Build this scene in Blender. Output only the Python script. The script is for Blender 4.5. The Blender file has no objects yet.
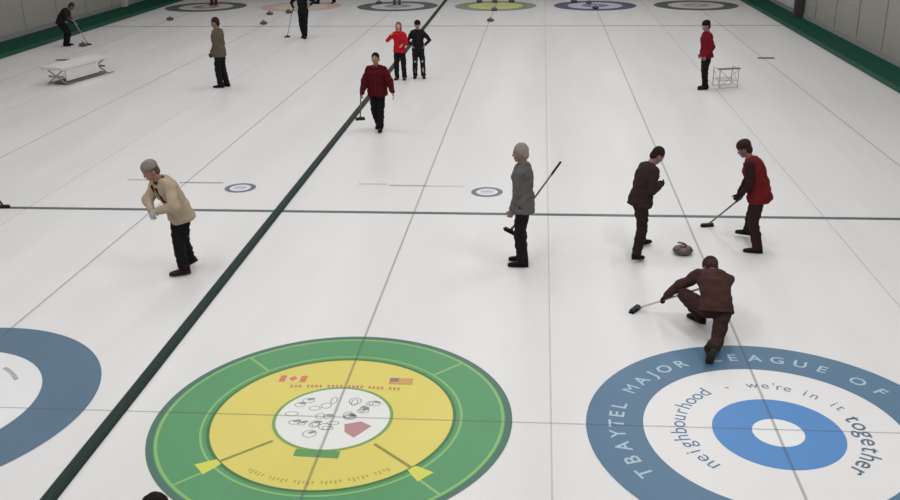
import bpy, bmesh, math, random
from mathutils import Vector, Matrix, Quaternion, noise
V = Vector
scene = bpy.context.scene
C = scene.collection
random.seed(7)

# ------------------------------------------------------------------ camera
cam_d = bpy.data.cameras.new('camera'); cam = bpy.data.objects.new('camera', cam_d); C.objects.link(cam)
pitch, yaw, roll, fpx = 0.3742, -0.0769, -0.0126, 927.77
F = V((math.sin(yaw)*math.cos(pitch), math.cos(yaw)*math.cos(pitch), -math.sin(pitch)))
Rt = V((math.cos(yaw), -math.sin(yaw), 0)); Up = Rt.cross(F)
R2 = Rt*math.cos(roll) + Up*math.sin(roll); U2 = -Rt*math.sin(roll) + Up*math.cos(roll)
m = Matrix((R2, U2, -F)).transposed().to_4x4(); m.translation = V((2.0584, -8.0862, 5.048))
cam.matrix_world = m
cam_d.sensor_width = 36; cam_d.lens = fpx/900*36; cam_d.shift_x = -21.08/900
cam_d.clip_end = 200
scene.camera = cam
# ------------------------------------------------------------------ world, exposure
w = bpy.data.worlds.new('world'); scene.world = w; w.use_nodes = True
w.node_tree.nodes['Background'].inputs[0].default_value = (0.55, 0.6, 0.62, 1)
w.node_tree.nodes['Background'].inputs[1].default_value = 0.3
vs = scene.view_settings
vs.view_transform = 'Standard'; vs.look = 'None'; vs.gamma = 1; vs.use_curve_mapping = False
vs.exposure = 0.0
# ------------------------------------------------------------------ ceiling lamps (rows of long fluorescent troughs)
LAMPS = []
for iy, ly in enumerate([-4, 1.5, 7.0, 12.5, 18.0, 23.5, 29.0, 34.5]):
    for lx in (-13.0, -8.5, -4.0, 0.5, 5.0, 9.5):
        LAMPS.append((lx, ly, 6.2))
LAMP_W = 78
for lx, ly, lz in LAMPS:
    d = bpy.data.lights.new('ceiling_lamp_light', 'AREA'); d.shape = 'RECTANGLE'; d.size = 0.5; d.size_y = 2.4
    d.energy = LAMP_W * (1.12 if ly < 0 else 1.0 if ly < 6 else .86 if ly < 10 else .80 if ly < 22 else .74 if ly < 30 else .68) * {-13.0: .78, -8.5: .88, -4.0: .95, .5: 1.05, 5.0: 1.25, 9.5: .85}[lx]; d.color = (0.985, 0.985, 1.0)
    o = bpy.data.objects.new('ceiling_lamp_light', d); C.objects.link(o); o.location = (lx, ly, lz-0.03)

# ------------------------------------------------------------------ helpers
def lin(c):
    return tuple(((x/255)/12.92 if x/255 <= .04045 else ((x/255+.055)/1.055)**2.4) for x in c) + (1,)
def mat(name, rgb, rough=.6, var=.0, scale=4., bump=0., bscale=60., metal=0., alpha=1., spec=.5):
    m = bpy.data.materials.new(name); m.use_nodes = True
    nt = m.node_tree; b = nt.nodes['Principled BSDF']
    col = lin(rgb)
    b.inputs['Roughness'].default_value = rough; b.inputs['Metallic'].default_value = metal
    b.inputs['Alpha'].default_value = alpha; b.inputs['Specular IOR Level'].default_value = spec
    tc = nt.nodes.new('ShaderNodeTexCoord')
    n = nt.nodes.new('ShaderNodeTexNoise'); n.inputs['Scale'].default_value = scale; n.inputs['Detail'].default_value = 4
    nt.links.new(tc.outputs['Object'], n.inputs['Vector'])
    mx = nt.nodes.new('ShaderNodeMix'); mx.data_type = 'RGBA'
    mx.inputs[6].default_value = tuple(min(1, x*(1-var)) for x in col[:3]) + (1,)
    mx.inputs[7].default_value = tuple(min(1, x*(1+var)) for x in col[:3]) + (1,)
    nt.links.new(n.outputs[0], mx.inputs[0]); nt.links.new(mx.outputs[2], b.inputs['Base Color'])
    if bump:
        n2 = nt.nodes.new('ShaderNodeTexNoise'); n2.inputs['Scale'].default_value = bscale; n2.inputs['Detail'].default_value = 3
        nt.links.new(tc.outputs['Object'], n2.inputs['Vector'])
        bp = nt.nodes.new('ShaderNodeBump'); bp.inputs['Strength'].default_value = bump; bp.inputs['Distance'].default_value = .02
        nt.links.new(n2.outputs[0], bp.inputs['Height']); nt.links.new(bp.outputs[0], b.inputs['Normal'])
    return m
_M = {}
def cloth(rgb):
    if ('c', rgb) not in _M: _M['c', rgb] = mat('cloth', rgb, .9, .18, 7, .5, 28, spec=.15)
    return _M['c', rgb]
def plain(rgb, rough=.5, metal=0.):
    k = ('p', rgb, rough, metal)
    if k not in _M: _M[k] = mat('surface', rgb, rough, .06, 12, metal=metal)
    return _M[k]
def skinm(rgb):
    if ('s', rgb) not in _M: _M['s', rgb] = mat('skin', rgb, .55, .08, 20)
    return _M['s', rgb]
def paint(rgb, alpha=1.):
    k = ('i', rgb, alpha)
    if k not in _M: _M[k] = mat('ice_paint', rgb, ICE_R, .05, 1.5, .05, 90, alpha=alpha, spec=ICE_S)
    return _M[k]
ICE_R, ICE_S = .42, .32

def empty(name, loc, rz=0.):
    o = bpy.data.objects.new(name, None); C.objects.link(o); o.location = loc; o.rotation_euler = (0, 0, rz); o.empty_display_size = .1
    return o
def tag(o, label, cat, group=None, kind=None):
    if label: o['label'] = label
    if cat: o['category'] = cat
    if group: o['group'] = group
    if kind: o['kind'] = kind
    return o
def link(name, me, mt, parent=None, label=None, smooth=False):
    o = bpy.data.objects.new(name, me); C.objects.link(o)
    for q in (mt if isinstance(mt, (list, tuple)) else [mt]): me.materials.append(q)
    if smooth:
        for p in me.polygons: p.use_smooth = True
    if parent: o.parent = parent
    if label: o['label'] = label
    return o
def mesh_of(bm, name='mesh'):
    me = bpy.data.meshes.new(name)
    bmesh.ops.recalc_face_normals(bm, faces=bm.faces)
    bm.to_mesh(me); bm.free(); return me
def obj(name, bm, mt, parent=None, label=None, smooth=False):
    return link(name, mesh_of(bm, name), mt, parent, label, smooth)
def struct(name, bm, mt, parent=None):
    o = obj(name, bm, mt, parent)
    if not parent: o['kind'] = 'structure'
    return o
def box(bm, lo, hi, bevel=0., M=None):
    r = bmesh.ops.create_cube(bm, size=1)
    vv = r['verts']
    for v in vv:
        v.co = V([(lo[i]+hi[i])/2 + v.co[i]*(hi[i]-lo[i]) for i in range(3)])
    if bevel:
        es = list({e for v in vv for e in v.link_edges})
        r = bmesh.ops.bevel(bm, geom=es, offset=bevel, segments=2, affect='EDGES')
        vv = list({v for f in r['faces'] for v in f.verts} | {v for v in vv if v.is_valid})
    if M is not None:
        for v in vv: v.co = M @ v.co
def frame(d, hint=V((0, 0, 1))):
    d = V(d).normalized()
    x = hint.cross(d)
    if x.length < 1e-4: x = V((1, 0, 0)).cross(d)
    x.normalize(); return x, d.cross(x).normalized(), d
def loft(bm, rings, n=16, power=2.):
    """rings: (centre, x half-axis vector, y half-axis vector)"""
    L = []
    for c, ax, ay in rings:
        row = []
        for i in range(n):
            t = 2*math.pi*i/n; cx, sy = math.cos(t), math.sin(t)
            k = 1/((abs(cx)**power + abs(sy)**power)**(1/power))
            row.append(bm.verts.new(V(c) + V(ax)*cx*k + V(ay)*sy*k))
        L.append(row)
    for a, b in zip(L, L[1:]):
        for i in range(n): bm.faces.new((a[i], a[(i+1) % n], b[(i+1) % n], b[i]))
    bm.faces.new(list(reversed(L[0]))); bm.faces.new(L[-1])
def tube(bm, pts, rad, n=10):
    pts = [V(p) for p in pts]; rad = rad if isinstance(rad, (list, tuple)) else [rad]*len(pts)
    R = []; hint = None
    for i, p in enumerate(pts):
        d = (pts[min(i+1, len(pts)-1)] - pts[max(i-1, 0)])
        x, y, _ = frame(d, hint if hint is not None and abs(hint.dot(d.normalized())) < .95 else V((0, 0, 1)))
        hint = y
        R.append((p, x*rad[i], y*rad[i]))
    loft(bm, R, n)
def ball(bm, c, r, M=None, seg=16):
    r = V((r, r, r)) if isinstance(r, (int, float)) else V(r)
    q = bmesh.ops.create_uvsphere(bm, u_segments=seg, v_segments=max(6, seg*2//3), radius=1)
    for v in q['verts']:
        p = V((v.co.x*r.x, v.co.y*r.y, v.co.z*r.z))
        if M is not None: p = M @ p
        v.co = V(c) + p
def cap(bm, a, b, ra, rb, n=12):
    a, b = V(a), V(b); d = b-a
    x, y, d = frame(d)
    R = []
    for k in range(4):
        t = math.pi/2*(k+.3)/4
        R.append((a - d*ra*math.cos(t), x*ra*math.sin(t), y*ra*math.sin(t)))
    R.append((a, x*ra, y*ra)); R.append((b, x*rb, y*rb))
    for k in reversed(range(4)):
        t = math.pi/2*(k+.3)/4
        R.append((b + d*rb*math.cos(t), x*rb*math.sin(t), y*rb*math.sin(t)))
    loft(bm, R, n)
def lathe(bm, prof, n=28, c=(0, 0, 0)):
    loft(bm, [(V(c)+V((0, 0, z)), V((max(r, .0005), 0, 0)), V((0, max(r, .0005), 0))) for r, z in prof], n)
def fuse(bm, voxel, smooth=2, wrinkle=0., wfreq=9., seed=0):
    """union of overlapping closed solids as ONE continuous skin"""
    me = mesh_of(bm); o = bpy.data.objects.new('tmp', me); C.objects.link(o)
    md = o.modifiers.new('r', 'REMESH'); md.mode = 'VOXEL'; md.voxel_size = voxel
    if smooth:
        s = o.modifiers.new('s', 'SMOOTH'); s.factor = .5; s.iterations = smooth
    dg = bpy.context.evaluated_depsgraph_get()
    out = bpy.data.meshes.new_from_object(o.evaluated_get(dg))
    bpy.data.objects.remove(o); bpy.data.meshes.remove(me)
    if wrinkle:
        off = V((seed*3.1, seed*1.7, 0))
        nr = [v.normal.copy() for v in out.vertices]
        for v, n_ in zip(out.vertices, nr):
            q = v.co*wfreq; q.z *= 1.6
            v.co += n_*wrinkle*noise.noise(q+off)
    return out

# ------------------------------------------------------------------ the hall
S = 4.4409                      # sheet pitch
XL, XR, Y0, Y1 = -15.4, 11.2, -10.5, 40.0
def quad(x0, y0, x1, y1, z):
    bm = bmesh.new(); bm.faces.new([bm.verts.new(p) for p in ((x0, y0, z), (x1, y0, z), (x1, y1, z), (x0, y1, z))]); return bm
ice = bpy.data.materials.new('ice'); ice.use_nodes = True
nt = ice.node_tree; b = nt.nodes['Principled BSDF']
tc = nt.nodes.new('ShaderNodeTexCoord')
mp = nt.nodes.new('ShaderNodeMapping'); mp.inputs['Scale'].default_value = (1.6, .22, 1); nt.links.new(tc.outputs['Object'], mp.inputs[0])
n1 = nt.nodes.new('ShaderNodeTexNoise'); n1.inputs['Scale'].default_value = .7; n1.inputs['Detail'].default_value = 5; nt.links.new(mp.outputs[0], n1.inputs['Vector'])
rp = nt.nodes.new('ShaderNodeValToRGB'); nt.links.new(n1.outputs[0], rp.inputs[0])
rp.color_ramp.elements[0].position = .3; rp.color_ramp.elements[0].color = lin((214, 212, 211))
rp.color_ramp.elements[1].position = .7; rp.color_ramp.elements[1].color = lin((222, 220, 218))
nt.links.new(rp.outputs[0], b.inputs['Base Color'])
n2 = nt.nodes.new('ShaderNodeTexNoise'); n2.inputs['Scale'].default_value = 90; nt.links.new(tc.outputs['Object'], n2.inputs['Vector'])
bp = nt.nodes.new('ShaderNodeBump'); bp.inputs['Strength'].default_value = .05; bp.inputs['Distance'].default_value = .02
nt.links.new(n2.outputs[0], bp.inputs['Height']); nt.links.new(bp.outputs[0], b.inputs['Normal'])
b.inputs['Roughness'].default_value = ICE_R; b.inputs['Specular IOR Level'].default_value = ICE_S
bm = bmesh.new(); box(bm, (XL, Y0, -.1), (XR, Y1, 0)); o = struct('floor', bm, ice); o['label'] = 'white pebbled ice of the curling rink'

WL, WR, WH = -17.0, 12.25, 6.6
green = mat('green_carpet', (6, 72, 56), .85, .15, 3, .3, 80, spec=.2)
gdark = mat('green_board', (8, 76, 60), .6, .1, 3)
for sd, x0, x1 in (('right', XR, WR), ('left', WL, XL)):
    bm = bmesh.new(); box(bm, (x0, Y0, -.1), (x1, Y1, .10), .012)
    o = struct('floor_'+sd+'_walkway', bm, green); o['label'] = 'green carpeted walkway along the '+sd+' wall'
    xe = XR if sd == 'right' else XL
    bm = bmesh.new(); box(bm, (xe-.03, Y0, 0), (xe+.03, Y1, .13), .01)
    struct('trim_'+sd+'_kerb', bm, gdark)
def wallmat(name, a, bcol, sc=(.25, .25, .6)):
    m = mat(name, a, .75, .07, .8, .15, 8, spec=.2); return m
wall_r = wallmat('wall_grey', (152, 150, 143), 0); wall_l = wallmat('wall_grey_left', (160, 157, 148), 0)
pale = wallmat('wall_pale', (190, 190, 186), 0)
bm = bmesh.new(); box(bm, (WR, Y0, 0), (WR+.2, Y1, WH)); struct('wall_right', bm, wall_r)
bm = bmesh.new(); box(bm, (WL-.2, Y0, 0), (WL, Y1, WH)); struct('wall_left', bm, wall_l)
bm = bmesh.new(); box(bm, (WL-.2, Y1, 0), (WR+.2, Y1+.2, WH)); struct('wall_far', bm, wall_r)
bm = bmesh.new(); box(bm, (WL-.2, Y0-.2, 0), (WR+.2, Y0, WH)); struct('wall_near', bm, wall_r)
bm = bmesh.new(); box(bm, (WL-.2, Y0-.2, WH), (WR+.2, Y1+.2, WH+.2)); struct('ceiling', bm, pale)
for sd, xx in (('right', WR-.03), ('left', WL)):     # low kick board and seams of the wall sheets
    bm = bmesh.new(); box(bm, (xx, Y0, .10), (xx+.03, Y1, .28), .005); struct('baseboard_'+sd, bm, plain((140, 142, 140), .7))
    bm = bmesh.new()
    y = Y0+2.0
    while y < Y1:
        box(bm, (xx if sd == 'right' else xx, y, .28), (xx+.03, y+.05, WH)); y += 2.44
    struct('trim_'+sd+'_seams', bm, wall_r if sd == 'right' else wall_l)
bm = bmesh.new(); box(bm, (WR-.36, 29.65, .1), (WR-.01, 29.95, WH), .01); struct('trim_right_post', bm, plain((66, 58, 60), .7))
bm = bmesh.new(); box(bm, (WR-.05, 29.96, .28), (WR-.01, 35.2, WH)); struct('trim_right_panel', bm, pale)
bm = bmesh.new(); box(bm, (WL+.01, 33.9, .1), (WL+.22, 34.25, WH), .01); struct('trim_left_post', bm, pale)

lampw = plain((225, 225, 222), .5)
lh = None
for lx, ly, lz in LAMPS:
    if lh is None:
        bm = bmesh.new(); box(bm, (-.3, -1.25, 0), (.3, 1.25, .08), .01)
        for sx in (-.2, .2):
            for sy in (-.9, .9): tube(bm, [(sx, sy, .07), (sx, sy, .42)], .008, 6)
        lh = obj('ceiling_light_housing', bm, lampw); o = lh
    else:
        o = lh.copy(); C.objects.link(o)
    o.location = (lx, ly, lz); tag(o, 'long white lamp trough hung in rows below the ceiling', 'lamp', 'ceiling lamp troughs')

# ------------------------------------------------------------------ painted lines
def line(name, x0, y0, x1, y1, wd, mt, z=.003):
    bm = bmesh.new()
    if abs(x1-x0) > abs(y1-y0): box(bm, (x0, y0-wd/2, 0.0), (x1, y0+wd/2, z))
    else: box(bm, (x0-wd/2, y0, 0.0), (x0+wd/2, y1, z))
    if mt.name.startswith('ice_paint') and z != .0045:
        bm.free(); hw = wd/2
        bm = quad(x0, y0-hw, x1, y0+hw, z) if abs(x1-x0) > abs(y1-y0) else quad(x0-hw, y0, x0+hw, y1, z)
    return struct(name, bm, mt)
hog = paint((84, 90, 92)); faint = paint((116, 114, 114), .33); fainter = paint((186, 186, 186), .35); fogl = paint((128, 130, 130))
line('trim_hog_line', XL+.05, 6.37, XR-.05, 6.37, .105, hog, .0045)
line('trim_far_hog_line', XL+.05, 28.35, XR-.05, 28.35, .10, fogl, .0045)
line('trim_tee_line', XL+.05, 0, XR-.05, 0, .02, faint, .0052)
line('trim_far_tee_line', XL+.05, 34.75, XR-.05, 34.75, .03, faint, .0052)
line('trim_back_line', XL+.05, -1.83, XR-.05, -1.83, .02, faint, .0052)
for i in range(-3, 3):
    line('trim_centre_line_%d' % (i+4), i*S, -3.66, i*S, 36.6, .030, faint, .0056)
for i in (-3, -2, 0, 1):
    line('trim_sheet_edge_%d' % (i+4), (i+.5)*S, -4, (i+.5)*S, 38, .018, fainter, .003)
# raised dark green divider strip
bm = bmesh.new()
xd0, xd1 = -2.25, -2.47
for k, (w_, z_) in enumerate(((.075, 0), )):
    pr = [(-.068, 0), (-.064, .03), (-.04, .048), (0, .052), (.04, .048), (.064, .03), (.068, 0)]
    rows = []
    for yy, xx in ((-8, xd0+.03), (0, xd0), (38, xd1)):
        rows.append([bm.verts.new((xx+a, yy, z)) for a, z in pr])
    for a, c in zip(rows, rows[1:]):
        for i in range(len(pr)-1): bm.faces.new((a[i], a[i+1], c[i+1], c[i]))
    bm.faces.new(rows[0]); bm.faces.new(rows[-1][::-1])
div = obj('sheet_divider', bm, mat('divider_rubber', (10, 38, 32), .8, .25, 2, .3, 40), smooth=False)
tag(div, 'long low dark green foam divider strip running up the ice', 'divider')

# ------------------------------------------------------------------ painted houses
def ann(bm, r0, r1, z, c=(0, 0), n=120, a0=0., a1=360.):
    full = abs(a1-a0-360) < 1e-6
    K = [math.radians(a0+(a1-a0)*i/n) for i in range(n if full else n+1)]
    if r0 <= 0:
        bm.faces.new([bm.verts.new((c[0]+r1*math.cos(t), c[1]+r1*math.sin(t), z)) for t in K]); return
    A = [bm.verts.new((c[0]+r0*math.cos(t), c[1]+r0*math.sin(t), z)) for t in K]
    B = [bm.verts.new((c[0]+r1*math.cos(t), c[1]+r1*math.sin(t), z)) for t in K]
    m_ = len(K)
    for i in range(m_ if full else m_-1):
        j = (i+1) % m_; bm.faces.new((A[i], B[i], B[j], A[j]))
def ring(name, r0, r1, rgb, z, parent, label=None, c=(0, 0)):
    bm = bmesh.new(); ann(bm, r0, r1, z, c); return obj(name, bm, paint(rgb), parent, label)
def poly(bm, pts, z): bm.faces.new([bm.verts.new((x, y, z)) for x, y in pts])
def seg(bm, a, b_, w_, z):
    a, b_ = V(a), V(b_); d = (b_-a).normalized()*w_/2; n_ = V((-d.y, d.x))
    poly(bm, [a-n_, b_-n_, b_+n_, a+n_], z)
def ell(bm, c, rx, ry, z, n=20, rot=0., hollow=0.):
    P = []
    for i in range(n):
        t = 2*math.pi*i/n; x, y = rx*math.cos(t), ry*math.sin(t)
        P.append((c[0]+x*math.cos(rot)-y*math.sin(rot), c[1]+x*math.sin(rot)+y*math.cos(rot)))
    if hollow:
        for i in range(n): seg(bm, P[i], P[(i+1) % n], hollow, z)
    else: poly(bm, P, z)
def glyph(ch, size, bold):
    cu = bpy.data.curves.new('t', 'FONT'); cu.body = ch; cu.size = size; cu.offset = bold; cu.align_x = 'CENTER'
    o = bpy.data.objects.new('t', cu); C.objects.link(o)
    me = bpy.data.meshes.new_from_object(o.evaluated_get(bpy.context.evaluated_depsgraph_get()))
    bpy.data.objects.remove(o); return me
def arc_text(name, items, r, size, rgb, z, parent, bold=0., sx=1.):
    """items: (character, angle in degrees); tops point outwards; every letter is a part of its own"""
    for ch, a in items:
        if ch == ' ': continue
        me = glyph(ch, size, 0 if ch == 'M' else bold); t = math.radians(a)
        rad = V((math.cos(t), math.sin(t))); tan = V((math.sin(t), -math.cos(t)))
        for v in me.vertices:
            p = rad*(r+v.co.y) + tan*v.co.x*sx; v.co = V((p.x, p.y, z))
        me.materials.clear(); link(name, me, paint(rgb), parent)
def spread(s, a0, a1): return [(c, a0+(a1-a0)*i/(len(s)-1)) for i, c in enumerate(s)]

# blue house, right
h = empty('painted_house', (4.415, -.04, 0))
tag(h, 'steel blue and bright blue painted target rings with white lettering, near right', 'curling house')
ring('outer_ring', 1.275, 1.845, (82, 114, 140), .0025, h, 'steel blue outer ring')
ring('white_ring', .60, 1.275, (222, 220, 219), .0022, h)
ring('inner_ring', .25, .635, (78, 132, 190), .0025, h, 'bright blue inner ring', (.035, -.01))
ring('button', 0, .25, (226, 226, 224), .0028, h, None, (.035, -.01))
T = [('T', 209.5), ('B', 201.3), ('A', 192.5), ('Y', 184.3), ('T', 177.3), ('E', 170.7), ('L', 164.2), ('M', 150), ('A', 141.5), ('J', 134), ('O', 127), ('R', 118.3),
     ('L', 102), ('E', 94.7), ('A', 85.3), ('G', 76.2), ('U', 67), ('E', 58.2), ('O', 43.3), ('F', 33.2)]
arc_text('letter', T, 1.47, .215, (168, 188, 202), .0035, h, .003, 1.05)
arc_text('letter', spread('neighbourhood', 220.5, 127.5), .86, .235, (82, 118, 150), .0035, h, .0)
arc_text('letter', [('-', 110)] + list(zip("we're in it", (92, 83.5, 78, 74.5, 69, 64, 57.5, 51, 44.5, 37.5, 32))), .86, .19, (112, 122, 134), .0035, h, .0)
arc_text('letter', spread('together', 18.5, -46), .80, .27, (86, 104, 122), .0035, h, .002)

# steel blue house, left of the divider
h = empty('painted_house', (-4.47, .01, 0))
tag(h, 'slate blue painted target ring cut by the left edge of the picture', 'curling house')
ring('outer_ring', 1.22, 1.835, (78, 106, 128), .0025, h)
ring('white_ring', .64, 1.22, (222, 221, 221), .0022, h)
ring('inner_ring', .25, .64, (66, 96, 140), .0025, h); ring('button', 0, .25, (226, 226, 224), .0028, h)
bm = bmesh.new()
for k in range(9):
    t = math.radians(58-k*2.6); rr = .94
    seg(bm, (rr*math.cos(t), rr*math.sin(t)), ((rr+.05)*math.cos(t), (rr+.05)*math.sin(t)), .026, .0035)
obj('small_lettering', bm, paint((130, 134, 140)), h)

# green and yellow house
h = empty('painted_house', (0, -.01, 0))
tag(h, 'green and yellow painted target with white emblem in the middle', 'curling house')
ring('edge_band', 1.755, 1.83, (70, 108, 94), .0022, h, 'dull dark green rim')
ring('outer_ring', 1.24, 1.76, (82, 144, 96), .0025, h, 'green outer ring')
ring('yellow_ring', .6, 1.25, (214, 200, 100), .0024, h, 'yellow inner ring')
lg = (130, 180, 104)
bm = bmesh.new(); ann(bm, 1.72, 1.75, .0032); ann(bm, 1.30, 1.325, .0032)
for a in (135, 45, 225, 315, 180, 0):
    t = math.radians(a)
    if a in (0, 180): continue
    seg(bm, (1.32*math.cos(t), 1.32*math.sin(t)), (1.74*math.cos(t), 1.74*math.sin(t)), .03, .0033)
obj('light_outlines', bm, paint(lg), h, 'pale green circles and spokes')
bm = bmesh.new(); ann(bm, 1.225, 1.26, .0031); obj('dark_outline', bm, paint((58, 112, 58)), h, 'dark green circle')
for s in (-1, 1):          # crossed painted brooms
    d = V((s*.74, -.67)).normalized(); n_ = V((-d.y, d.x))
    bm = bmesh.new(); seg(bm, d*.68, d*1.30, .035, .0036); obj('painted_broom_shaft', bm, paint((136, 138, 58)), h)
    bm = bmesh.new(); poly(bm, [d*1.24-n_*.05, d*1.24+n_*.05, d*1.44+n_*.10, d*1.44-n_*.10], .0037)
    obj('painted_broom_head', bm, paint((206, 206, 84)), h)
e = ring('emblem', 0, .59, (222, 222, 218), .0034, h, 'white round emblem')
bm = bmesh.new(); ann(bm, .58, .615, .0037); obj('emblem_outline', bm, paint((116, 158, 82)), e)
bm = bmesh.new(); poly(bm, [(-.24, -.58), (.2, -.6), (.2, -.72), (-.24, -.7)], .0039); obj('emblem_base', bm, paint((92, 148, 84)), e)
rnd = random.Random(3)
for k in range(26):
    bm = bmesh.new()
    r_, t = rnd.uniform(.05, .45), rnd.uniform(0, 6.28)
    c_ = (r_*math.cos(t), r_*math.sin(t)+.06)
    if c_[0] > .08 and c_[1] < -.02: bm.free(); continue
    ell(bm, c_, rnd.uniform(.03, .07), rnd.uniform(.03, .07), .0040, 12, 0, .010)
    if k % 2: ell(bm, (c_[0]+.02, c_[1]+.03), .045, .022, .0041, 10, rnd.uniform(-.5, .5))
    obj('emblem_sketch', bm, paint((146, 150, 152), .8), e)
bm = bmesh.new(); poly(bm, [(.14, -.12), (.3, -.06), (.42, -.14), (.36, -.24), (.28, -.36), (.17, -.26)], .0042); obj('emblem_red_patch', bm, paint((178, 132, 134)), e)
bm = bmesh.new()
for k in range(27):
    x = -.6+k*.045; yy = .60+.03*math.cos(x*2.4)
    if k % 5 == 3: continue
    seg(bm, (x, yy), (x+.028, yy+.004), .06, .0044)
obj('emblem_banner_lettering', bm, paint((200, 142, 120), .6), e)
bm = bmesh.new()
for x0, x1, c_ in ((-.76, -.69, 0), (-.53, -.46, 0)): poly(bm, [(x0, .70), (x1, .70), (x1, .84), (x0, .84)], .0038)
poly(bm, [(-.64, .75), (-.61, .72), (-.58, .75), (-.56, .78), (-.61, .83), (-.66, .78)], .0040)
obj('painted_canadian_flag', bm, paint((204, 120, 84)), h)
bm = bmesh.new(); poly(bm, [(-.69, .70), (-.53, .70), (-.53, .84), (-.69, .84)], .0036); obj('flag_white', bm, paint((218, 200, 130)), h)
bm = bmesh.new()
for k in range(4): poly(bm, [(.46, .71+k*.036), (.72, .71+k*.036), (.72, .729+k*.036), (.46, .729+k*.036)], .0038)
obj('painted_american_flag', bm, paint((196, 122, 90)), h)
bm = bmesh.new(); poly(bm, [(.46, .77), (.56, .77), (.56, .845), (.46, .845)], .0040); obj('flag_canton', bm, paint((140, 118, 110)), h)
bm = bmesh.new()
for k in range(34):
    a = math.radians(238+k*2.15)
    if k % 6 == 5: continue
    c_ = V((math.cos(a), math.sin(a))); seg(bm, c_*1.09, c_*(1.13+.02*(k % 2)), .018, .0036)
obj('bottom_lettering', bm, paint((176, 164, 70)), h)

# far houses
far = [(-3, (88, 92, 92), (198, 192, 188), (150, 120, 118), 'dark grey painted target at the far end nearest the left wall'),  # reddish tint of the inner ring: a red jacket's reflection put into the colour
       (-2, (214, 176, 172), (206, 204, 190), (196, 190, 160), 'pale red painted target at the far end, behind the person in black'),
       (-1, (92, 94, 96), (200, 198, 198), (150, 146, 150), 'charcoal painted target at the far end just left of the divider'),
       (0, (138, 150, 120), (206, 208, 140), (196, 200, 130), 'pale green and yellow painted target at the far end'),
       (1, (88, 90, 116), (196, 196, 210), (120, 122, 156), 'dark violet blue painted target at the far end'),
       (2, (90, 92, 92), (198, 194, 192), (176, 150, 150), 'dark grey painted target at the far end nearest the right wall')]
for i, c0, c1, c2, lb in far:
    h = empty('painted_house', (i*S, 34.75, 0)); tag(h, lb, 'curling house', 'painted targets at the far end')
    ring('outer_ring', 1.22, 1.83, c0, .0025, h); ring('middle_ring', .61, 1.22, c1, .0022, h)
    ring('inner_ring', .2, .61, c2, .0025, h); ring('button', 0, .2, (210, 208, 206), .0028, h)

# small logos and faint lettering in the ice past the hog line
logo = [(-3.33, 7.62, 'small grey ring logo in the ice left of the divider'), (1.15, 7.54, 'small navy ring logo in the ice beside the man in grey')]
for x, y, lb in logo:
    g = empty('ice_logo', (x, y, 0)); tag(g, lb, 'logo', 'ring logos in the ice')
    ring('logo_ring', .19, .28, (96, 100, 118), .003, g); ring('logo_field', 0, .19, (216, 216, 220), .0028, g)
    bm = bmesh.new(); rr = random.Random(5)
    for k in range(5): seg(bm, (-.11+k*.045, -.02+.01*(k % 2)), (-.08+k*.045, .03), .03, .0034)
    seg(bm, (-.1, -.07), (.1, -.07), .02, .0034); seg(bm, (-.1, .08), (.08, .08), .02, .0034)
    obj('logo_lettering', bm, paint((120, 124, 160)), g)
words_ = [(-4.55, -3.73, 7.9, (122, 122, 122), .07, 'short grey line of small lettering in the ice behind the cream jacket'),
          (-5.6, -5.05, 8.05, (186, 186, 186), .10, 'very faint pale lettering in the ice left of the cream jacket'),
          (-.62, .05, 7.86, (150, 150, 150), .08, 'grey line of small lettering in the ice on the yellow sheet centre line'),
          (.06, .72, 7.84, (176, 176, 176), .06, 'paler line of small lettering beside the navy ring logo'),
          (-1.2, -.68, 7.93, (188, 188, 186), .09, 'faint pale lettering in the ice just right of the divider')]
for x0, x1, y, c_, hh, lb in words_:
    bm = bmesh.new(); x = x0; k = 0
    while x < x1:
        seg(bm, (x, y-hh/2+.01*(k % 3)), (x, y+hh/2), .03, .003); x += .04; k += 1
    tag(obj('ice_lettering', bm, paint(c_)), lb, 'lettering')

# ------------------------------------------------------------------ curling stones
granite = mat('granite', (82, 68, 69), .35, .35, 60); gdk = mat('granite_band', (84, 76, 78), .6, .3, 80)
def make_stone(hc):
    r = empty('curling_stone', (0, 0, 0))
    bm = bmesh.new(); lathe(bm, [(.06, 0), (.09, .004), (.128, .022), (.143, .045), (.145, .058), (.143, .072), (.128, .094), (.10, .108), (.07, .113), (.03, .114)])
    obj('stone_body', bm, granite, r, smooth=True)
    bm = bmesh.new(); lathe(bm, [(.1452, .048), (.1468, .05), (.1468, .066), (.1452, .068)]); obj('striking_band', bm, gdk, r)
    bm = bmesh.new(); lathe(bm, [(.052, .112), (.05, .122), (.02, .126)]); hb = obj('handle_base', bm, plain(hc, .35), r)
    bm = bmesh.new(); tube(bm, [(0, -.035, .122), (0, -.04, .145), (0, -.02, .158), (0, .05, .162), (0, .085, .158)], [.014, .013, .013, .013, .011]); obj('handle_grip', bm, plain(hc, .35), hb)
    return r
def copy_tree(o, parent=None):
    c = o.copy(); C.objects.link(c); c.parent = parent
    for ch in [x for x in list(o.children)]: copy_tree(ch, c)
    return c
st_red = make_stone((112, 50, 52)); st_red.location = (4.175, 4.72, 0); st_red.rotation_euler.z = 1.1
tag(st_red, 'curling stone with red handle sliding between the two dark-trousered sweepers', 'curling stone', 'curling stones')
st_blk = make_stone((30, 26, 28)); used = [False]
def place_stone(x, y, rz, lb, src):
    if src is st_blk and not used[0]: o = st_blk; used[0] = True
    else: o = copy_tree(src)
    o.location = (x, y, 0); o.rotation_euler.z = rz; tag(o, lb, 'curling stone', 'curling stones')
place_stone(-13.28, 30.2, .3, 'dark stone in front of the far-left target', st_blk)
place_stone(-8.98, 28.95, 1.3, 'dark stone just behind the far hog line, nearest the pale red target', st_blk)
place_stone(-9.55, 31.9, .8, 'red-handled stone on the front edge of the pale red target', st_red)
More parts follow.
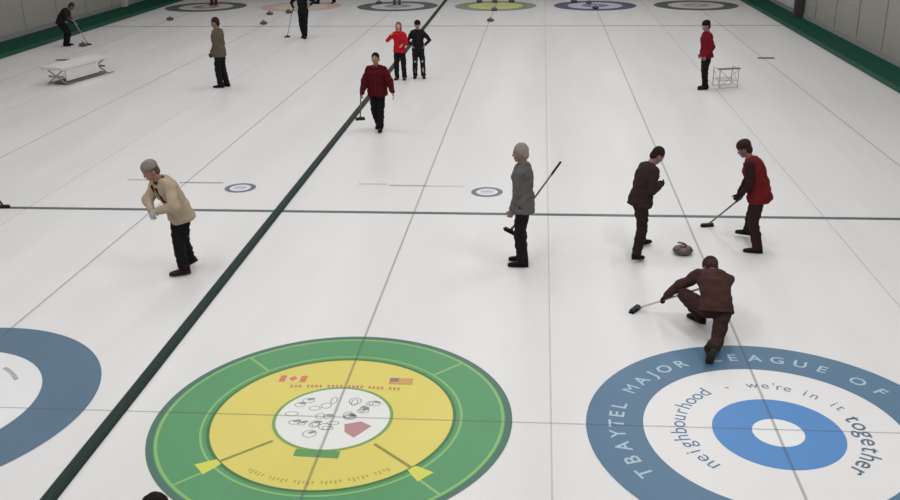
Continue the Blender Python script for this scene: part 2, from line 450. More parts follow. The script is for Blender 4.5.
place_stone(-8.85, 32.4, 2.2, 'stone on the pale red target beside the person in black', st_blk)
place_stone(.04, 29.65, .2, 'lone dark stone in front of the far green and yellow target', st_blk)
place_stone(.03, 33.0, 1.7, 'dark stone on the front edge of the far green and yellow target', st_blk)
place_stone(-.82, 36.1, .4, 'leftmost dark stone at the back of the far green and yellow target', st_blk)
place_stone(-.1, 36.0, 2.4, 'middle dark stone at the back of the far green and yellow target', st_blk)
place_stone(.68, 36.15, 1.2, 'rightmost dark stone at the back of the far green and yellow target', st_blk)
place_stone(3.55, 36.0, 1.2, 'leftmost dark stone on the back of the far violet blue target', st_blk)
place_stone(4.2, 35.5, .6, 'dark stone near the middle of the far violet blue target', st_blk)
place_stone(4.4, 33.6, .1, 'dark stone on the front edge of the far violet blue target', st_blk)
place_stone(-5.45, 35.7, .7, 'dark stone on the far charcoal target beside the divider', st_blk)
place_stone(-13.82, 23.5, .9, 'dark stone by the bent-over player near the left wall', st_blk)

# ------------------------------------------------------------------ brooms
def broom(A, B, label, head_dir=(1, 0, 0), shaft=(120, 120, 122), headc=(24, 22, 24), tilt=True):
    A, B = V(A), V(B); r = empty('curling_broom', A)
    d = (B-A).normalized()
    bm = bmesh.new(); tube(bm, [V((0, 0, .0))+d*.02, B-A], .0135, 8); obj('shaft', bm, plain(shaft, .4), r, smooth=True)
    bm = bmesh.new(); tube(bm, [B-A-d*.22, B-A+d*.004], .0165, 8); obj('grip', bm, plain((34, 32, 32), .7), r)
    x = V(head_dir).normalized()
    if tilt: z = V((0, 0, 1))
    else: z = d
    x = (x - z*x.dot(z)).normalized(); y = z.cross(x)
    M = Matrix((x, y, z)).transposed()
    bm = bmesh.new(); box(bm, (-.10, -.03, -.002), (.10, .03, .03), .008, M); hd = obj('brush_head', bm, plain(headc, .5), r)
    bm = bmesh.new(); box(bm, (-.108, -.038, -.022), (.108, .038, -.001), .006, M); obj('brush_pad', bm, cloth((30, 28, 28)), hd)
    bm = bmesh.new(); tube(bm, [d*.0, d*.09], [.024, .016], 8); obj('socket', bm, plain((50, 50, 52), .5), r)
    tag(r, label, 'broom'); return r
def along(A, B, t): return tuple(V(A).lerp(V(B), t))

# ------------------------------------------------------------------ people
def ik(a, t, l1, l2, pole):
    a, t = V(a), V(t); d = t-a; L = min(d.length, (l1+l2)*.995); d.normalize()
    k = (l1*l1-l2*l2+L*L)/(2*L); hgt = math.sqrt(max(0, l1*l1-k*k))
    p = V(pole); p = p - d*p.dot(d)
    if p.length < 1e-4: p = V((0, 0, 1)) - d*d.z
    p.normalize(); return a+d*k+p*hgt, a+d*L
def hand(bm, wr, d, n, side, s, curl=.35, grow=0.):
    """palm, four unequal bent fingers and a side thumb; d along the hand, n out of the palm"""
    d = V(d).normalized(); n = V(n) - d*V(n).dot(d); n.normalize(); x = d.cross(n)*side   # x points to the thumb side
    g = grow
    loft(bm, [(wr-d*.02*s, x*(.027*s+g), n*(.019*s+g)), (wr+d*.01*s, x*(.030*s+g), n*(.018*s+g)), (wr+d*.05*s, x*(.042*s+g), n*(.017*s+g)), (wr+d*.092*s, x*(.041*s+g), n*(.013*s+g))], 14, 2.6)
    for k, (off, L) in enumerate(((.031, .072), (.0105, .082), (-.0105, .076), (-.030, .060))):
        p = wr+d*.088*s+x*off*s; dd = (d+x*off*.5).normalized(); r = (.0088, .0092, .0088, .0078)[k]*s+g
        ax = dd.cross(n)
        for j in range(3):
            q = Quaternion(ax, curl*(.8 if j == 0 else 1.)); dd = q @ dd
            e = p+dd*L*s*(.42, .33, .28)[j]; cap(bm, p, e, r*(1-.08*j), r*(.92-.08*j), 8); p = e
    p = wr+d*.03*s+x*.028*s; dd = (d*.7+x*.75+n*.25).normalized()
    e = p+dd*.042*s; cap(bm, p, e, .0125*s+g, .0105*s+g, 8)
    dd = (d*.85+x*.25+n*(.25+curl*.5)).normalized(); f = e+dd*.036*s; cap(bm, e, f, .0103*s+g, .0085*s+g, 8)

def person(label, base, face, H=1.75, pelvis=(0, 0, .93), lean=0., side=0., twist=0., head=(0, 0, 0), hands=None, feet=None, kpole=None,
           jacket=(60, 60, 60), trousers=(22, 20, 22), sleeves=None, shoes=(20, 18, 18), skin=(176, 132, 112), hair=(40, 30, 26), gloves=None,
           cap_=None, collar=None, voxel=.012, long_hair=False, extras=None, bulk=0., puff=0., hairstyle='short', group=None, neck_bend=None, hem=.14, knees=None):
    s = H/1.75; B = V((base[0], base[1], base[2] if len(base) > 2 else 0)); th = math.radians(face)
    root = empty('person', B, th); tag(root, label, 'person', group)
    Ri = Matrix.Rotation(-th, 3, 'Z')
    def W(p): return Ri @ (V(p)-B)               # world to the person's own frame
    X, Yf, Z = V((1, 0, 0)), V((0, 1, 0)), V((0, 0, 1))
    P = V(pelvis)*1.0; P.z *= s
    la, sa = math.radians(lean), math.radians(side)
    def fr(k):    # frame of the spine at fraction k
        a = la*(.35+.75*k)/1.1; b_ = sa*(.35+.75*k)/1.1; tw = math.radians(twist)*k
        M = Matrix.Rotation(b_, 3, 'Y') @ Matrix.Rotation(-a, 3, 'X') @ Matrix.Rotation(tw, 3, 'Z')
        return M @ X, M @ Yf, M @ Z
    Lsp = .55*s; N = 12; sp = [P.copy()]
    for i in range(N): sp.append(sp[-1] + fr((i+.5)/N)[2]*Lsp/N)
    def at(t):
        t2 = max(0, min(1, t))*N; i = min(N-1, int(t2)); p = sp[i].lerp(sp[i+1], t2-i)
        if t < 0: p = P + fr(0)[2]*t*Lsp
        if t > 1: p = sp[-1] + fr(1)[2]*(t-1)*Lsp
        return p, fr(max(0, min(1, t)))
    prof = [(-.16, .10, .085), (-.05, .162, .115), (.08, .165, .118), (.32, .145, .104), (.55, .16, .115), (.74, .176, .118), (.88, .165, .098), (.97, .095, .075), (1.03, .062, .062)]
    def torso(bm, g, t0=-1, t1=2, hem=None):
        R = []
        for t, rx, ry in prof:
            if t < t0 or t > t1: continue
            c, (fx, fy, fz) = at(t); bk = bulk*(1 if .0 <= t <= .5 else .75 if .5 < t < .8 else .2)
            R.append((c+fy*(.01+bk*.3), fx*(rx*s+g+bk), fy*(ry*s+g+bk)))
        if hem is not None:
            c, (fx, fy, fz) = at(hem)
            R.insert(0, (c+fy*.012, fx*(.172*s+g+bulk), fy*(.126*s+g+bulk)))
            R.insert(0, (c-fz*.012, fx*(.166*s+g+bulk), fy*(.12*s+g+bulk)))
        loft(bm, R, 20, 2.25)
    # joints
    cS, (sx_, sy_, sz_) = at(.86); cH, (hx, hy, hz) = at(-.03)
    sh = {k: cS + sx_*(.178*s)*k for k in (-1, 1)}; hp = {k: cH + hx*.092*s*k for k in (-1, 1)}
    nb = at(1.)[0]
    # head frame (pitch down positive, yaw to the left positive, roll)
    hp_, hy_, hr_ = [math.radians(a) for a in head]
    HM = Matrix.Rotation(hy_, 3, 'Z') @ Matrix.Rotation(-hp_, 3, 'X') @ Matrix.Rotation(hr_, 3, 'Y')
    HM = (HM if neck_bend is None else HM)
    upv = HM @ Z
    nd = (fr(1)[2]*.5 + upv*.5).normalized()
    hs = s*1.12
    hc = nb + nd*.085*s + (HM @ V((0, .018, .082)))*s     # centre of the head
    def hl(x, y, z): return hc + HM @ (V((x, y, z))*hs)
    # arms
    hands = hands or {}; arm = {}
    for k in (-1, 1):
        dflt = dict(p=tuple(sh[k] + V((.07*k, .07, -.60))*s), w=False)
        hd = dict(dflt, w=True, **{}) if k in hands else dflt
        hd = dict(hd, **hands.get(k, {}))
        tgt = W(hd['p']) if hd.get('w', True) else V(hd['p'])
        dr = (tgt-sh[k]).normalized(); pole = V(hd.get('pole', (.35*k, -1, -.25)))
        wt = tgt - dr*.075*s
        el, wr = ik(sh[k], wt, .30*s, .262*s, pole)
        dirh = (wr-el).normalized()*.55 + (tgt-wr).normalized()*.45
        arm[k] = (sh[k], el, wr, dirh.normalized(), V(hd.get('n', (-k, .15, 0))), hd.get('curl', .4))
    # legs
    feet = feet or {}; leg = {}
    for k in (-1, 1):
        f = dict(p=(.11*k, 0, 0), yaw=-8*k, pitch=0, w=False); f.update(feet.get(k, {}))
        g = W(f['p']) if f.get('w') else V(f['p'])
        fy = math.radians(f['yaw']); fp = math.radians(f['pitch'])
        FM = Matrix.Rotation(fy, 3, 'Z') @ Matrix.Rotation(-fp, 3, 'X')       # pitch>0: toe down, heel up
        ball_ = g + Matrix.Rotation(fy, 3, 'Z') @ V((0, .13*s, .0))           # ball of the foot stays put
        ank = ball_ + FM @ V((0, -.145*s, .088*s))
        kn, ank2 = ik(hp[k], ank, .425*s, .405*s, V(f.get('pole', (.12*k, 1, .1))))
        leg[k] = (hp[k], kn, ank2, FM, ank2 - ank)
    # ---- body: one continuous skin
    bm = bmesh.new()
    torso(bm, -.004)
    cap(bm, nb-nd*.03*s, hl(0, -.012, -.06), 0.062*s, .058*s)
    ball(bm, hl(0, -.008, .022), (.074*hs, .092*hs, .094*hs), HM); ball(bm, hl(0, .026, -.045), (.056*hs, .058*hs, .066*hs), HM)
    ball(bm, hl(0, .062, -.088), (.024*hs, .02*hs, .02*hs), HM, 10)                                   # chin
    cap(bm, hl(0, .083, .012), hl(0, .098, -.026), .007*hs, .0105*hs, 8); ball(bm, hl(0, .074, .022), (.05*hs, .018*hs, .012*hs), HM, 10)  # nose, brow
    ball(bm, hl(0, .078, -.058), (.025*hs, .012*hs, .010*hs), HM, 10)                                 # mouth
    for k in (-1, 1):
        ball(bm, hl(.075*k, -.008, -.012), (.010*hs, .02*hs, .033*hs), HM, 10)                        # ears
        ball(bm, hl(.038*k, .058, -.022), (.026*hs, .024*hs, .024*hs), HM, 10)                        # cheeks
        a, el, wr, dh, n_, cu = arm[k]
        ball(bm, a, .050*s); cap(bm, a, el, .046*s, .038*s); cap(bm, el, wr, .040*s, .027*s)
        if not gloves: hand(bm, wr, dh, n_, k, s, cu)
        else: hand(bm, wr, dh, n_, k, s*.98, cu, -.001)
        h_, kn, an, FM, off = leg[k]
        cap(bm, h_, kn, .082*s, .054*s); cap(bm, kn, an, .052*s, .037*s)
        cap(bm, an, an+FM @ V((0, .12, -.052))*s, .030*s, .020*s)
    bv = min(voxel, .0065) if voxel < .014 else voxel*.7
    body = link('body', fuse(bm, bv, 1), skinm(skin), root, smooth=True)
    for k in (-1, 1):      # eyes set into the face
        bm = bmesh.new(); ball(bm, hl(.031*k, .0795, .002), (.0115*hs, .006*hs, .0055*hs), HM, 10); ey = obj('eye', bm, plain((225, 222, 218), .3), body)
        bm = bmesh.new(); ball(bm, hl(.031*k, .0842, .002), (.005*hs, .0025*hs, .005*hs), HM, 8); obj('iris', bm, plain((40, 28, 22), .3), ey) if voxel < .014 else bm.free()
    bm = bmesh.new(); cap(bm, hl(-.02, .0885, -.060), hl(.02, .0885, -.060), .0048*hs, .0048*hs, 8); obj('lips', bm, plain((140, 84, 78), .5), body)
    # ---- hair or cap
    bm = bmesh.new()
    ball(bm, hl(0, -.018, .036), (.0815*hs, .093*hs, .093*hs), HM)
    ball(bm, hl(0, -.055, -.02), (.066*hs, .05*hs, .07*hs), HM)
    if long_hair:
        ball(bm, hl(0, -.05, -.06), (.08*hs, .055*hs, .11*hs), HM)
        for k in (-1, 1): ball(bm, hl(.068*k, -.01, -.03), (.022*hs, .045*hs, .085*hs), HM)
    if hairstyle == 'bald':
        bm.free(); bm = bmesh.new()
        for k in (-1, 1): ball(bm, hl(.055*k, -.04, -.012), (.03*hs, .055*hs, .035*hs), HM)
        ball(bm, hl(0, -.07, -.015), (.06*hs, .038*hs, .042*hs), HM)
    link('hair', fuse(bm, .008, 1, .004, 40), cloth(hair), body, smooth=True)
    if cap_:
        bm = bmesh.new(); R = []
        for z_, r_ in ((.028, 1.0), (.045, 1.04), (.07, 1.0), (.095, .86), (.115, .62), (.127, .3), (.13, .1)):
            R.append((hl(0, -.012, z_+.008), HM @ V((.0865*r_*hs, 0, 0)), HM @ V((0, .1*r_*hs, 0))))
        loft(bm, R, 20); hat = obj('hat', bm, cloth(cap_), body, smooth=True)
        if hairstyle == 'brim':
            bm = bmesh.new(); R = [(hl(0, .07, .036), HM @ V((.07*hs, 0, 0)), HM @ V((0, .02, 0))*hs), (hl(0, .09, .038), HM @ V((.066*hs, 0, 0)), HM @ V((0, .065, -.012))*hs)]
            ball(bm, hl(0, .095, .036), (.066*hs, .062*hs, .007*hs), HM); obj('brim', bm, cloth(cap_), hat, smooth=True)
    # ---- trousers
    bm = bmesh.new(); torso(bm, .010, -.2, .09)
    for k in (-1, 1):
        h_, kn, an, FM, off = leg[k]
        d1 = (kn-h_).normalized(); d2 = (an-kn).normalized()
        cap(bm, h_+d1*.0, kn, .106*s, .083*s, 14); 
        x, y, _ = frame(d2); e = an + d2*.035*s
        loft(bm, [(kn-d2*.03, x*.074*s, y*.074*s), (kn, x*.083*s, y*.083*s), (kn.lerp(e, .35), x*.083*s, y*.083*s), (kn.lerp(e, .8), x*.076*s, y*.076*s), (e, x*.076*s, y*.078*s)], 14)
    link('trousers', fuse(bm, voxel, 2, .016, 11, 3), cloth(trousers), root, smooth=True)
    # ---- jacket
    bm = bmesh.new(); torso(bm, .022, .0, .97, -hem+.0)
    for k in (-1, 1): cap(bm, cS+sx_*.05*k*s+sz_*.04*s, sh[k]+sz_*.002*s, .072*s, .071*s)
    for k in ((-1, 1) if not sleeves else ()):
        a, el, wr, dh, n_, cu = arm[k]
        cap(bm, a, el, .070*s+puff*.25, .056*s+puff*1.2); cap(bm, el, wr-(wr-el).normalized()*.02, .056*s+puff*1.2, .043*s+puff*.5)
    jk = link('vest' if sleeves else 'jacket', fuse(bm, voxel, 2, .020, 8, 1), cloth(jacket), root, smooth=True)
    if sleeves:
        for k in (-1, 1):
            a, el, wr, dh, n_, cu = arm[k]; bm = bmesh.new()
            cap(bm, a, el, .071*s+puff*.6, .055*s+puff); cap(bm, el, wr-(wr-el).normalized()*.02, .055*s+puff, .042*s)
            link('sleeve', fuse(bm, voxel, 2, .014, 12, k+3), cloth(sleeves), root, 'dark sleeve', smooth=True)
    # cuffs and collar
    for k in (-1, 1):
        a, el, wr, dh, n_, cu = arm[k]; d2 = (wr-el).normalized(); x, y, _ = frame(d2); bm = bmesh.new()
        loft(bm, [(wr-d2*.045, x*.040*s, y*.040*s), (wr-d2*.03, x*.043*s, y*.043*s), (wr-d2*.004, x*.038*s, y*.038*s)], 14)
        obj('cuff', bm, cloth(tuple(int(c*.8) for c in (sleeves or jacket))), jk, smooth=True)
    fx, fy_, fz = fr(1); bm = bmesh.new(); c = nb-fz*.012
    loft(bm, [(c-fz*.03+fy_*.004, fx*.098*s, fy_*.086*s), (c+fz*.005+fy_*.008, fx*.08*s, fy_*.078*s), (c+fz*.035*s+fy_*.012, fx*.068*s, fy_*.07*s)], 18)
    obj('collar', bm, cloth(collar or tuple(int(c_*.85) for c_ in jacket)), jk, smooth=True)
    # front zip
    bm = bmesh.new(); pts = []
    for i in range(9):
        t = -.08+i*.118; c, (ax, ay, az) = at(t)
        tq = max(t, -.05); q0 = [q for q in prof if q[0] <= tq][-1]; q1 = [q for q in prof if q[0] > tq][0]
        ry = q0[2]+(q1[2]-q0[2])*(tq-q0[0])/(q1[0]-q0[0]); bk = bulk*(1 if t <= .5 else .75 if t < .8 else .2)
        pts.append(c+ay*(.01+bk*.3+ry*s+.021+bk))
    tube(bm, pts, .006, 6); obj('zip', bm, plain(tuple(int(c_*.75) for c_ in jacket), .6), jk)
    if extras: extras(root, jk, at, prof, s, arm, leg, hl, HM, frame)
    # ---- gloves, shoes
    for k in (-1, 1):
        if gloves:
            a, el, wr, dh, n_, cu = arm[k]; bm = bmesh.new(); hand(bm, wr, dh, n_, k, s, cu, .0025)
            cap(bm, wr-dh*.02, wr+dh*.01, .036*s, .036*s)
            link('glove', fuse(bm, .0055 if voxel < .014 else .009, 1), cloth(gloves), root, smooth=True)
        h_, kn, an, FM, off = leg[k]
        o_ = an - FM @ V((0, 0, .088*s))
        def ft(y, z): return o_ + FM @ (V((0, y, z))*s)
        bm = bmesh.new()
        loft(bm, [(ft(y, z), (FM @ X)*w_*s, (FM @ Z)*h2*s) for y, z, w_, h2 in ((-.088, .045, .022, .02), (-.078, .048, .034, .036), (-.03, .054, .038, .042), (.03, .052, .041, .040), (.09, .042, .047, .030), (.15, .034, .048, .023), (.19, .030, .038, .018), (.205, .028, .018, .010))], 16, 2.6)
        cap(bm, ft(-.01, .07), ft(-.02, .12), .045*s, .044*s)
        me = fuse(bm, .009, 1); shoe = link('shoe', me, cloth(shoes), root, smooth=True)
        bm = bmesh.new()
        loft(bm, [(ft(.057, 0), (FM @ X)*.040*s, (FM @ Yf)*.143*s), (ft(.057, .004), (FM @ X)*.047*s, (FM @ Yf)*.150*s), (ft(.057, .018), (FM @ X)*.047*s, (FM @ Yf)*.149*s)], 20, 2.6)
        obj('sole', bm, plain((34, 30, 30), .7), shoe)
    return root

# 1 sweeper in the cream jacket, hunched forward to the left
def cream_extra(root, jk, at, prof, s, arm, leg, hl, HM, frame):
    for k in (-1, 1):     # dark red bands down the chest
        bm = bmesh.new(); pts = []
        for t in (.50, .62, .74, .86, .97):
            c, (ax, ay, az) = at(t); pts.append(c + ax*k*(.085 if t < .8 else .065)*s + ay*(.118*s + .036 - (.0 if t < .7 else .006 if t < .8 else .022 if t < .9 else .035)))
        tube(bm, pts, .024, 8); obj('chest_band', bm, cloth((74, 34, 32)), jk, 'dark red band on the chest', smooth=True)
person('player in cream jacket, grey knit hat and black trousers hunched over, left of the divider', (-2.89, 3.70), 136, 1.76,
       pelvis=(0, -.02, .925), lean=40, side=-3, head=(24, -6, 0),
       hands={-1: dict(p=(-3.04, 3.24, 1.00), pole=(-.9, -.3, -.3), curl=.9, n=(.6, .2, -.6)), 1: dict(p=(-3.10, 3.28, .99), pole=(.9, .1, -.2), curl=.9, n=(-.6, .2, -.6))},
       feet={-1: dict(p=(-2.89, 3.92, 0), w=True, yaw=-22, pitch=20), 1: dict(p=(-2.90, 3.60, 0), w=True, yaw=-20)},
       jacket=(170, 154, 132), trousers=(24, 22, 24), shoes=(62, 36, 34), gloves=(172, 172, 172), cap_=(128, 118, 112), hair=(90, 74, 66), skin=(150, 108, 92),
       collar=(84, 40, 36), extras=cream_extra, bulk=.024, puff=.018, hem=.22)
# 2 man in grey seen from the side with a broom tucked behind his back
gA, gB = (1.66, 4.42, .42), (2.36, 4.42, 1.46)
broom(gA, gB, 'broom tucked under the arm of the grey-haired man in grey', (1, .2, .3), (110, 108, 108), tilt=False)
person('grey-haired man in grey top and black trousers standing side on at the hog line', (1.86, 4.20), 82, 1.75,
       pelvis=(0, 0, .93), lean=3, head=(8, 6, 0), twist=-4,
       hands={-1: dict(p=(1.66, 4.10, .70), pole=(-.3, -1, 0), curl=.5), 1: dict(p=along(gA, gB, .30), pole=(.3, -1, -.1), curl=1.2)},
       feet={-1: dict(p=(-.09, .02, 0), yaw=6), 1: dict(p=(.11, .05, 0), yaw=-4)},
       jacket=(92, 91, 90), trousers=(26, 23, 24), shoes=(22, 19, 19), hair=(142, 134, 124), skin=(128, 100, 88), hem=.20, bulk=.012)
# 3 dark figure looking down at the stone
dA, dB = (4.0, 4.86, .72), (3.62, 4.47, 1.25)
person('player all in dark brown looking down at the stone, left of the curling stone', (3.54, 4.72), -66, 1.62,
       pelvis=(0, -.03, .92), lean=26, side=-3, head=(38, -8, 0),
       hands={-1: dict(p=(3.78, 4.90, .96), pole=(-.5, -.8, -.7), curl=1.2), 1: dict(p=(3.82, 4.76, 1.00), pole=(.5, -.8, -.7), curl=1.2)},
       feet={1: dict(p=(3.46, 4.34, 0), w=True, yaw=22, pitch=12), -1: dict(p=(3.62, 5.0, 0), w=True, yaw=10)},
       jacket=(50, 36, 36), trousers=(40, 28, 29), shoes=(28, 22, 22), hair=(44, 30, 28), skin=(140, 104, 92), gloves=(40, 30, 30), hem=.20, bulk=.022, puff=.012)
# 4 red vest sweeper
rA, rB = (4.72, 5.90, .024), (4.98, 4.92, .80)
rB = tuple(V(rA) + (V(rB)-V(rA)).normalized()*1.32)
broom(rA, rB, 'broom with its dark brush on the ice held by the sweeper in the red vest', (1, .25, 0), (96, 92, 94))
person('sweeper in red vest with dark sleeves reaching a broom to the ice', (5.22, 5.02), 66, 1.66,
       pelvis=(0, -.05, .91), lean=34, side=3, head=(28, 4, 0),
       hands={1: dict(p=along(rA, rB, .80), pole=(.6, -.6, -.3), curl=1.2), -1: dict(p=along(rA, rB, .93), pole=(-.7, -.7, .3), curl=1.2)},
       feet={-1: dict(p=(5.24, 4.80, 0), w=True, yaw=14), 1: dict(p=(5.23, 5.44, 0), w=True, yaw=4)},
       jacket=(100, 24, 26), sleeves=(44, 26, 27), trousers=(44, 28, 28), shoes=(32, 24, 24), hair=(52, 34, 32), skin=(120, 84, 76), gloves=(36, 28, 28), cap_=(54, 34, 34), hem=.24, bulk=.032, puff=.012)
# 5 thrower in the slide
sA, sB = (3.30, 2.71, .024), (4.03, 2.44, .44)
sB = tuple(V(sA) + (V(sB)-V(sA)).normalized()*1.12)
broom(sA, sB, 'broom with white shaft and black brush held out to the left by the sliding thrower', (.5, .8, 0), (206, 204, 200))
person('thrower in dark brown sliding in a low lunge towards the stone', (4.14, 2.02), 0, 1.72,
       pelvis=(.02, -.02, .385), lean=90, side=8, head=(78, 0, 0),
       hands={-1: dict(p=along(sA, sB, .28), pole=(-.5, -.3, .9), curl=1.2, n=(.1, .2, -1)), 1: dict(p=(4.30, 2.86, .18), pole=(.8, -.2, -.4), curl=.5, n=(0, 0, -1))},
       feet={-1: dict(p=(4.06, 2.44, 0), w=True, yaw=40, pole=(-.9, .8, .5)), 1: dict(p=(4.02, 1.20, 0.02), w=True, yaw=4, pitch=66, pole=(.1, .3, -1))},
       jacket=(66, 44, 41), trousers=(54, 36, 34), shoes=(30, 24, 24), hair=(60, 42, 38), skin=(104, 74, 64), gloves=(46, 34, 32), hem=.06, bulk=.018, puff=.012, cap_=(58, 40, 36))
# 6 man in maroon walking towards the viewer
mA, mB = (-1.93, 12.0, .24), (-1.80, 11.6, 1.02)
broom(mA, mB, 'broom hanging from the hand of the man in the maroon jacket', (1, .3, .1), (120, 70, 66), tilt=False)
person('man in maroon jacket and black trousers walking beside the divider', (-1.50, 11.95), 178, 1.69,
       pelvis=(0, 0, .93), lean=4, head=(8, 0, 0),
       hands={1: dict(p=along(mA, mB, .66), pole=(.7, -.8, 0), curl=1.1), -1: dict(p=(-1.10, 11.70, .80), pole=(-.7, -.8, 0), curl=.4)},
       feet={-1: dict(p=(-.05, .14, 0), yaw=4), 1: dict(p=(.06, -.22, 0), yaw=-4, pitch=30)},
       jacket=(76, 13, 19), trousers=(24, 20, 24), shoes=(24, 18, 22), hair=(28, 20, 20), skin=(150, 110, 96), hem=.20, bulk=.040, puff=.03)
# 7, 8 the pair
person('woman in bright red jacket raising one hand, left of the pair', (-1.85, 17.72), 176, 1.56,
       pelvis=(0, 0, .93), lean=2, head=(4, 0, 0),
       hands={1: dict(p=(-2.04, 17.40, 1.27), pole=(.8, -.4, -1), curl=.3), -1: dict(p=(-1.74, 17.42, .95), pole=(-.4, -1, -.6), curl=.4)},
       jacket=(186, 28, 38), trousers=(30, 26, 30), shoes=(40, 32, 34), hair=(120, 80, 58), skin=(188, 142, 120), long_hair=True, voxel=.017, hem=.12)
def patches(root, jk, at, prof, s, arm, leg, hl, HM, frame):
    for k in (-1, 1):
        h_, kn, an, FM, off = leg[k]
        for nm, a, b_, w_ in (('knee_patch', .78, .98, .028), ('shin_stripe', 1.35, 1.75, .02)):
            def pt(t): return h_.lerp(kn, t) if t <= 1 else kn.lerp(an, t-1)
            bm = bmesh.new(); R = []
            for i in range(5):
                t = a+(b_-a)*i/4; R.append((pt(t)+V((0, .068, 0))*s, V((w_, 0, 0)), V((0, .016, 0))))
            loft(bm, R, 10); obj(nm, bm, cloth((168, 164, 160)), root, 'pale patch on the trouser leg', smooth=True)
person('player in black jacket and black hat beside the woman in bright red', (-1.36, 17.95), 186, 1.58,
       pelvis=(0, 0, .93), lean=4, head=(14, 0, 0),
       hands={1: dict(p=(-1.50, 17.66, .90), pole=(.8, -.6, -.4), curl=.6), -1: dict(p=(-1.14, 17.78, .88), pole=(-.8, -.6, 0), curl=.6)},
       feet={-1: dict(p=(-.13, .03, 0)), 1: dict(p=(.11, -.02, 0))},
       jacket=(30, 28, 34), trousers=(34, 32, 36), shoes=(26, 24, 28), hair=(26, 22, 24), cap_=(24, 22, 26), skin=(150, 116, 104), voxel=.017, extras=patches, hem=.12)
# 9 red jacket on the right
def red_trim(root, jk, at, prof, s, arm, leg, hl, HM, frame):
    pass
person('player in crimson jacket and black cap standing alone on the right sheet', (6.36, 16.55), 100, 1.74,
       pelvis=(0, 0, .93), lean=5, head=(14, 8, 0),
       hands={-1: dict(p=(-.20, .10, .82), w=False, curl=.6), 1: dict(p=(.20, .10, .82), w=False, curl=.6)},
       feet={-1: dict(p=(-.09, .03, 0)), 1: dict(p=(.10, -.05, 0))},
       jacket=(108, 20, 34), trousers=(26, 20, 24), shoes=(22, 18, 20), hair=(30, 24, 24), cap_=(24, 22, 24), skin=(140, 104, 96), voxel=.016, hem=.14, bulk=.02, puff=.012)
# 10 olive jacket
person('person in olive brown jacket and black trousers standing side on, upper left', (-6.58, 16.60), 84, 1.84,
       pelvis=(0, 0, .93), lean=0, head=(8, 14, 0),
       hands={-1: dict(p=(-.16, .18, .86), w=False, curl=.6), 1: dict(p=(.2, .14, .84), w=False, curl=.6)},
       feet={-1: dict(p=(-.09, .05, 0)), 1: dict(p=(.10, -.05, 0))},
       jacket=(92, 84, 72), trousers=(26, 24, 26), shoes=(22, 20, 20), hair=(48, 40, 36), skin=(130, 104, 92), gloves=(30, 28, 28), voxel=.016, hem=.22, bulk=.02, puff=.012)
# 11 bent over by the left wall
bA, bB = (-13.75, 23.75, .024), (-14.05, 23.42, 1.0)
bB = tuple(V(bA) + (V(bB)-V(bA)).normalized()*1.2)
broom(bA, bB, 'broom pushed at a stone by the bent-over player near the left wall', (.6, .8, 0), (150, 160, 156))
person('player in black bent forward over a broom by the left wall', (-14.46, 23.62), -82, 1.70,
       pelvis=(0, -.10, .86), lean=62, head=(40, 0, 0),
       hands={-1: dict(p=along(bA, bB, .88), pole=(-.6, -.3, -.6), curl=1.1), 1: dict(p=along(bA, bB, .66), pole=(.6, -.3, -.6), curl=1.1)},
       jacket=(40, 34, 36), trousers=(24, 22, 26), shoes=(22, 20, 22), hair=(56, 44, 40), skin=(120, 90, 80), voxel=.018)
# 12 black figure cut by the top edge
kA, kB = (-7.12, 25.5, .024), (-6.72, 25.15, 1.10)
broom(kA, kB, 'thin broom beside the player in black at the top of the picture', (1, .2, 0), (150, 150, 150))
person('player in black with arms slightly out, head cut by the top edge', (-6.42, 25.32), 176, 1.78,
       pelvis=(0, 0, .93), lean=4, head=(6, 0, 0),
       hands={1: dict(p=along(kA, kB, .92), pole=(.9, -.4, -.2), curl=1.1), -1: dict(p=(-6.10, 25.1, 1.12), pole=(-.9, -.4, -.4), curl=.6)},
       feet={-1: dict(p=(-.04, .10, 0)), 1: dict(p=(.09, -.16, 0), pitch=14)},
       jacket=(24, 22, 28), trousers=(22, 20, 24), shoes=(20, 18, 20), hair=(30, 24, 24), skin=(150, 116, 104), voxel=.018, hem=.10)
# players on the far houses, only their legs inside the picture
person('player at the far end of whom only dark legs show, near the pale red target', (-7.95, 35.75), 90, 1.75,
       feet={-1: dict(p=(-.10, .38, 0)), 1: dict(p=(.10, -.38, 0), pitch=20)}, pelvis=(0, 0, .86), jacket=(40, 36, 40), trousers=(26, 24, 26), voxel=.022)
person('player at the far end of whom only grey legs show, on the far charcoal target', (-4.55, 35.3), 10, 1.75,
       jacket=(90, 90, 96), trousers=(84, 84, 88), voxel=.022)
person('player in red at the far end of whom only legs show, on the far-left target', (-13.2, 35.5), 170, 1.75,
       jacket=(120, 40, 46), trousers=(96, 48, 50), voxel=.022)
# someone close below the camera: only the crown of the head enters the frame
person('dark-haired person whose crown just shows at the bottom edge', (-.17, -3.70), 10, 1.71,
       jacket=(40, 40, 48), trousers=(24, 24, 28), hair=(26, 20, 18), voxel=.014)
# sweeper just outside the left edge, whose brush reaches into the frame
lA, lB = (-7.08, 6.36, .024), (-7.62, 6.42, 1.12)
broom(lA, lB, 'broom whose black brush rests on the hog line at the left edge', (1, .1, 0), (70, 70, 72))
person('player in dark clothes just beyond the left edge holding a broom', (-8.02, 6.30), -88, 1.75, lean=18, head=(30, 0, 0), pelvis=(0, -.04, .92),
       hands={-1: dict(p=along(lA, lB, .95), pole=(-.8, -.6, -.4), curl=1.1), 1: dict(p=along(lA, lB, .70), pole=(.8, -.6, -.4), curl=1.1)},
       jacket=(48, 48, 54), trousers=(26, 26, 28), voxel=.018)

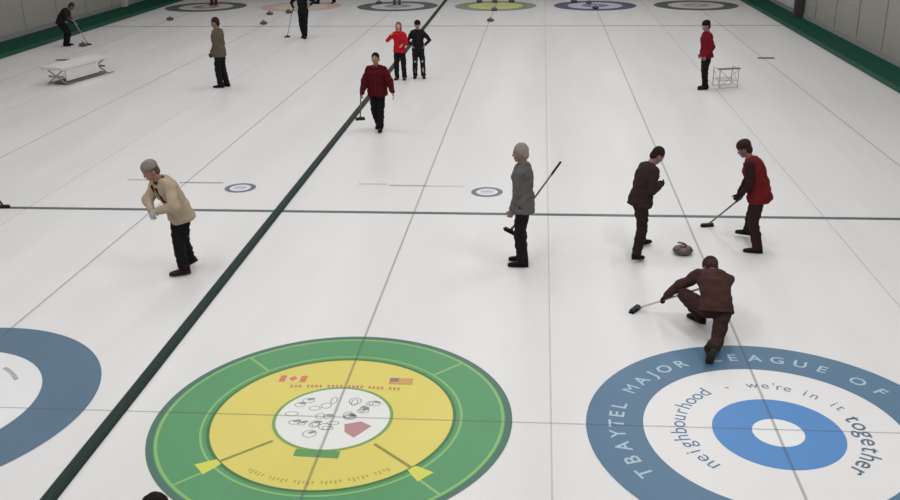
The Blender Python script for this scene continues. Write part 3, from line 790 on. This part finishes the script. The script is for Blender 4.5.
# ------------------------------------------------------------------ white bench-like cart, wire rack, flat boards
t = empty('equipment_bench', (-11.20, 17.75, 0), math.radians(-12))
tag(t, 'long white low bench with folding metal legs on the far left sheet', 'bench')
white = mat('white_plastic', (216, 212, 210), .5, .05, 5); greym = plain((150, 148, 148), .5)
bm = bmesh.new(); box(bm, (-.40, -1.05, .42), (.32, 1.05, .50), .02); obj('bench_top', bm, white, t)
bm = bmesh.new()
for y in (-1.22, 1.22): pass
loft(bm, [(V((.26, y, .27)), V((.022, 0, .0)), V((.0, 0, .17))) for y in (-.85, .55)], 12, 6.)
obj('side_panel', bm, white, t)
for y in (-.92, .86):
    fr_ = bmesh.new()
    tube(fr_, [(-.32, y, .02), (.26, y, .43)], .018, 8); tube(fr_, [(.32, y, .02), (-.30, y, .43)], .018, 8); tube(fr_, [(-.34, y, .018), (-.34, y+.25, .018)], .016, 8); tube(fr_, [(.34, y, .018), (.34, y+.25, .018)], .016, 8)
    f = obj('leg_frame', fr_, greym, t)
    bm = bmesh.new(); box(bm, (-.26, y-.02, .20), (.26, y+.02, .25), .006); obj('cross_bar', bm, greym, f)
bm = bmesh.new(); box(bm, (-.22, -.9, .03), (.30, .9, .06), .008); obj('lower_shelf', bm, plain((120, 116, 116), .6), t)

t = empty('wire_rack', (6.95, 16.85, 0), math.radians(14))
tag(t, 'small pale wire rack on the ice behind the player in crimson', 'rack')
wirem = plain((176, 172, 172), .5); 
for x in (-.26, .26):
    bm = bmesh.new()
    tube(bm, [(x, -.2, .008), (x, -.2, .5)], .011, 6); tube(bm, [(x, .2, .008), (x, .2, .5)], .011, 6)
    tube(bm, [(x, -.2, .5), (x, .2, .5)], .009, 6); tube(bm, [(x, -.2, .12), (x, .2, .44)], .008, 6)
    obj('side_frame', bm, wirem, t)
bm = bmesh.new()
for k in range(7): tube(bm, [(-.26+k*.0866, -.2, .2), (-.26+k*.0866, .2, .2)], .006, 6)
for y in (-.2, .2): tube(bm, [(-.26, y, .2), (.26, y, .2)], .009, 6); tube(bm, [(-.26, y, .012), (.26, y, .012)], .008, 6)
obj('wire_shelf', bm, wirem, t)
bm = bmesh.new(); box(bm, (-.3, -.22, .49), (.3, -.10, .52), .006); obj('top_bar', bm, plain((120, 112, 114), .6), t, 'grey top bar')
bm = bmesh.new(); tube(bm, [(-.26, -.2, .02), (.26, -.2, .48)], .008, 6); tube(bm, [(.26, -.2, .02), (-.26, -.2, .48)], .008, 6); obj('cross_brace', bm, wirem, t)
for x, y, lb in ((8.97, 21.2, 'flat dark grey board lying on the ice, right of the crimson player'), (-13.15, 20.75, 'flat dark grey board lying on the ice behind the white bench')):
    bm = bmesh.new(); box(bm, (-.25, -.09, 0), (.25, .09, .018), .004)
    o = obj('flat_board', bm, plain((104, 94, 96), .7)); o.location = (x, y, 0.001); tag(o, lb, 'board', 'flat boards on the ice')
